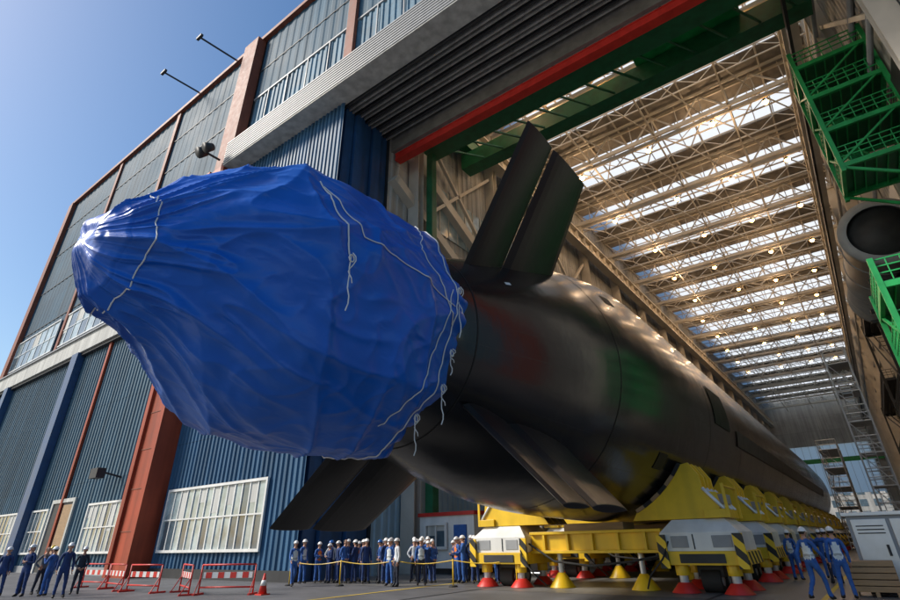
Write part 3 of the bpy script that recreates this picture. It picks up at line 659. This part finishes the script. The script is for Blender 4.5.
# ------------------------------------------------------------ green platforms
def platform(name,x0,x1,y0,y1,zs,mat,leg=2):
    p=MB()
    for x in (x0,x1):
        for y in (y0,y1): p.box(x-.12,x+.12,y-.12,y+.12,zs[0]-leg,zs[-1]+1.2,mat)
    for z in zs:
        p.box(x0,x1,y0,y1,z-.06,z,m_dgreen if mat!=m_dark else m_dark)
        for y in (y0,y1): p.box(x0,x1,y-.1,y+.1,z-.35,z-.06,mat)
        for x in (x0,x1): p.box(x-.1,x+.1,y0,y1,z-.35,z-.06,mat)
        for h in (.4,.75,1.1):
            for y in (y0,y1): p.beam((x0,y,z+h),(x1,y,z+h),.06,.06,mat)
            for x in (x0,x1): p.beam((x,y0,z+h),(x,y1,z+h),.06,.06,mat)
        n=int((x1-x0)/.5)
        for i in range(n+1):
            x=x0+(x1-x0)*i/n
            for y in (y0,y1): p.beam((x,y,z),(x,y,z+1.1),.045,.045,mat)
            p.beam((x,y0,z-.2),(x,y1,z-.2),.06,.12,mat)
        n=int((y1-y0)/.5)
        for i in range(n+1):
            y=y0+(y1-y0)*i/n; p.beam((x0,y,z),(x0,y,z+1.1),.045,.045,mat)
    for a,b in zip(zs,zs[1:]): 
        p.beam((x0,y0,a),(x1,y0,b),.12,.12,mat); p.beam((x0,y1,b),(x0,y0,a),.12,.12,mat)
        for dx in (0,.9): p.beam((x0+.6+dx,y0+.4,a),(x0+.6+dx,y1-.4,b),.06,.25,mat)
        for q in range(10): t_=(q+.5)/10; p.box(x0+.6,x0+1.5,y0+.3+(y1-y0-.8)*t_,y0+.5+(y1-y0-.8)*t_,a+(b-a)*t_-.02,a+(b-a)*t_,mat)
    for y in (y0,y1): p.beam((x0,y,zs[0]-.3),(x1+.5,y,zs[0]-3),.15,.15,mat)
    return p.obj(name)
platform('steel_access_platform',4.4,8.2,33,36.8,[20.8,23.5,26.2,28.9],m_green,.6)
platform('steel_access_platform',3.3,8.2,29.5,35,[4.2,6.8,9.4,12.0],m_green,1)
platform('steel_access_platform',5.5,8.2,62,82,[14,24],m_dark)
platform('steel_access_platform',6,8.2,90,120,[13,20],m_dark)
f=MB(); vs=[];fs=[]
CX,CZ=6.0,20.0
for j,(y,r) in enumerate(((42.0,1.9),(42.02,2.45),(42.6,2.45),(42.61,2.3),(56,2.3),(56.01,2.45),(56.5,2.45),(56.52,1.9))):
    for k in range(48): a=2*math.pi*k/48; vs.append((CX+r*math.cos(a),y,CZ+r*math.sin(a)))
for j in range(7):
    for k in range(48): fs.append((j*48+k,j*48+(k+1)%48,(j+1)*48+(k+1)%48,(j+1)*48+k))
f.add(vs,fs,m_grey,True)
f.cyl((CX,42.3,CZ),(CX,42.35,CZ),1.9,1.9,m_dark,48)
for y in (44.5,48,51.5,54.5): f.cyl((CX,y,CZ),(CX,y+.15,CZ),2.37,2.37,m_grey,48); f.beam((CX,y,CZ-2.6),(8.4,y,CZ-5),.3,.4,m_dark); f.beam((CX-1.6,y,CZ-2.55),(8.4,y,CZ-2.55),.3,.3,m_dark)
f.obj('cylindrical_hull_section')
def scaffold(name,x0,x1,y0,y1,levels,hh,mat,stairs=True):
    p=MB()
    for x in (x0,x1):
        for y in (y0,(y0+y1)/2,y1): p.cyl((x,y,0),(x,y,levels*hh+1.1),.06,.06,mat,6)
    for l in range(levels+1):
        z=l*hh+.2
        for x in (x0,x1):
            for h in (0,.55,1.1): p.cyl((x,y0,z+h),(x,y1,z+h),.04,.04,mat,6)
        for y in (y0,y1):
            for h in (0,.55,1.1): p.cyl((x0,y,z+h),(x1,y,z+h),.04,.04,mat,6)
        if l: p.box(x0,x1,y0,y1,z-.05,z,m_grey)
        if l<levels:
            p.cyl((x0,y0,z),(x0,(y0+y1)/2,z+hh),.035,.035,mat,6); p.cyl((x1,y0,z),(x0,y0,z+hh),.035,.035,mat,6)
            if stairs:
                a,b=((y0,y1) if l%2 else (y1,y0)); p.beam((x0+.3,a,z),(x0+.3,b,z+hh),.05,.2,mat); p.beam((x0+.9,a,z),(x0+.9,b,z+hh),.05,.2,mat)
                for q in range(9): t_=(q+.5)/9; y=a+(b-a)*t_; p.box(x0+.3,x0+.9,y-.1,y+.1,z+hh*t_-.02,z+hh*t_,mat)
    return p.obj(name)
scaffold('scaffold_stair_tower',.2,1.6,47,49.4,6,2.1,m_alu)
scaffold('scaffold_tower',-15.5,-13.8,26,40,6,2.2,m_alu)
scaffold('scaffold_tower',-16.5,-13.5,58,72,7,2.2,m_alu)
scaffold('scaffold_tower',-3.6,-1.6,80,90,5,2.1,m_alu)
f=MB(); f.box(-.9,1.1,22.2,23.4,.15,2.1,m_grey); f.box(-1.0,1.2,22.1,23.5,2.1,2.2,m_alu)
for i in range(2): f.box(-.8+i*1,.1+i*1,22.14,22.198,.3,2.0,m_alu); f.box(-.1+i*1,-.03+i*1,22.1,22.139,1.0,1.3,m_dark)
for z in (1.6,1.7,1.8): f.box(-.7,0,22.12,22.139,z,z+.03,m_dark)
f.box(-.9,1.1,22.3,22.4,0,.15,m_dark); f.box(-.9,1.1,23.2,23.3,0,.15,m_dark); f.obj('control_cabinet',bevel=.02)
f=MB()
for i in range(5): f.box(-1.3,-.1,21.2,21.9,.12+i*.16,.26+i*.16,m_wood)
for x in (-1.2,-.7,-.2): f.box(x-.05,x+.05,21.18,21.92,0,.12,m_wood)
f.obj('timber_stack',bevel=.01)
f=MB(); f.cyl((.6,20.4,0),(.6,20.4,.9),.3,.3,m_bluecol,20); f.cyl((.6,20.4,.3),(.6,20.4,.34),.315,.315,m_bluecol,20); f.cyl((.6,20.4,.9),(.6,20.4,.93),.3,.27,m_bluecol,20); f.obj('steel_drum')
print('objs',len(bpy.data.objects))
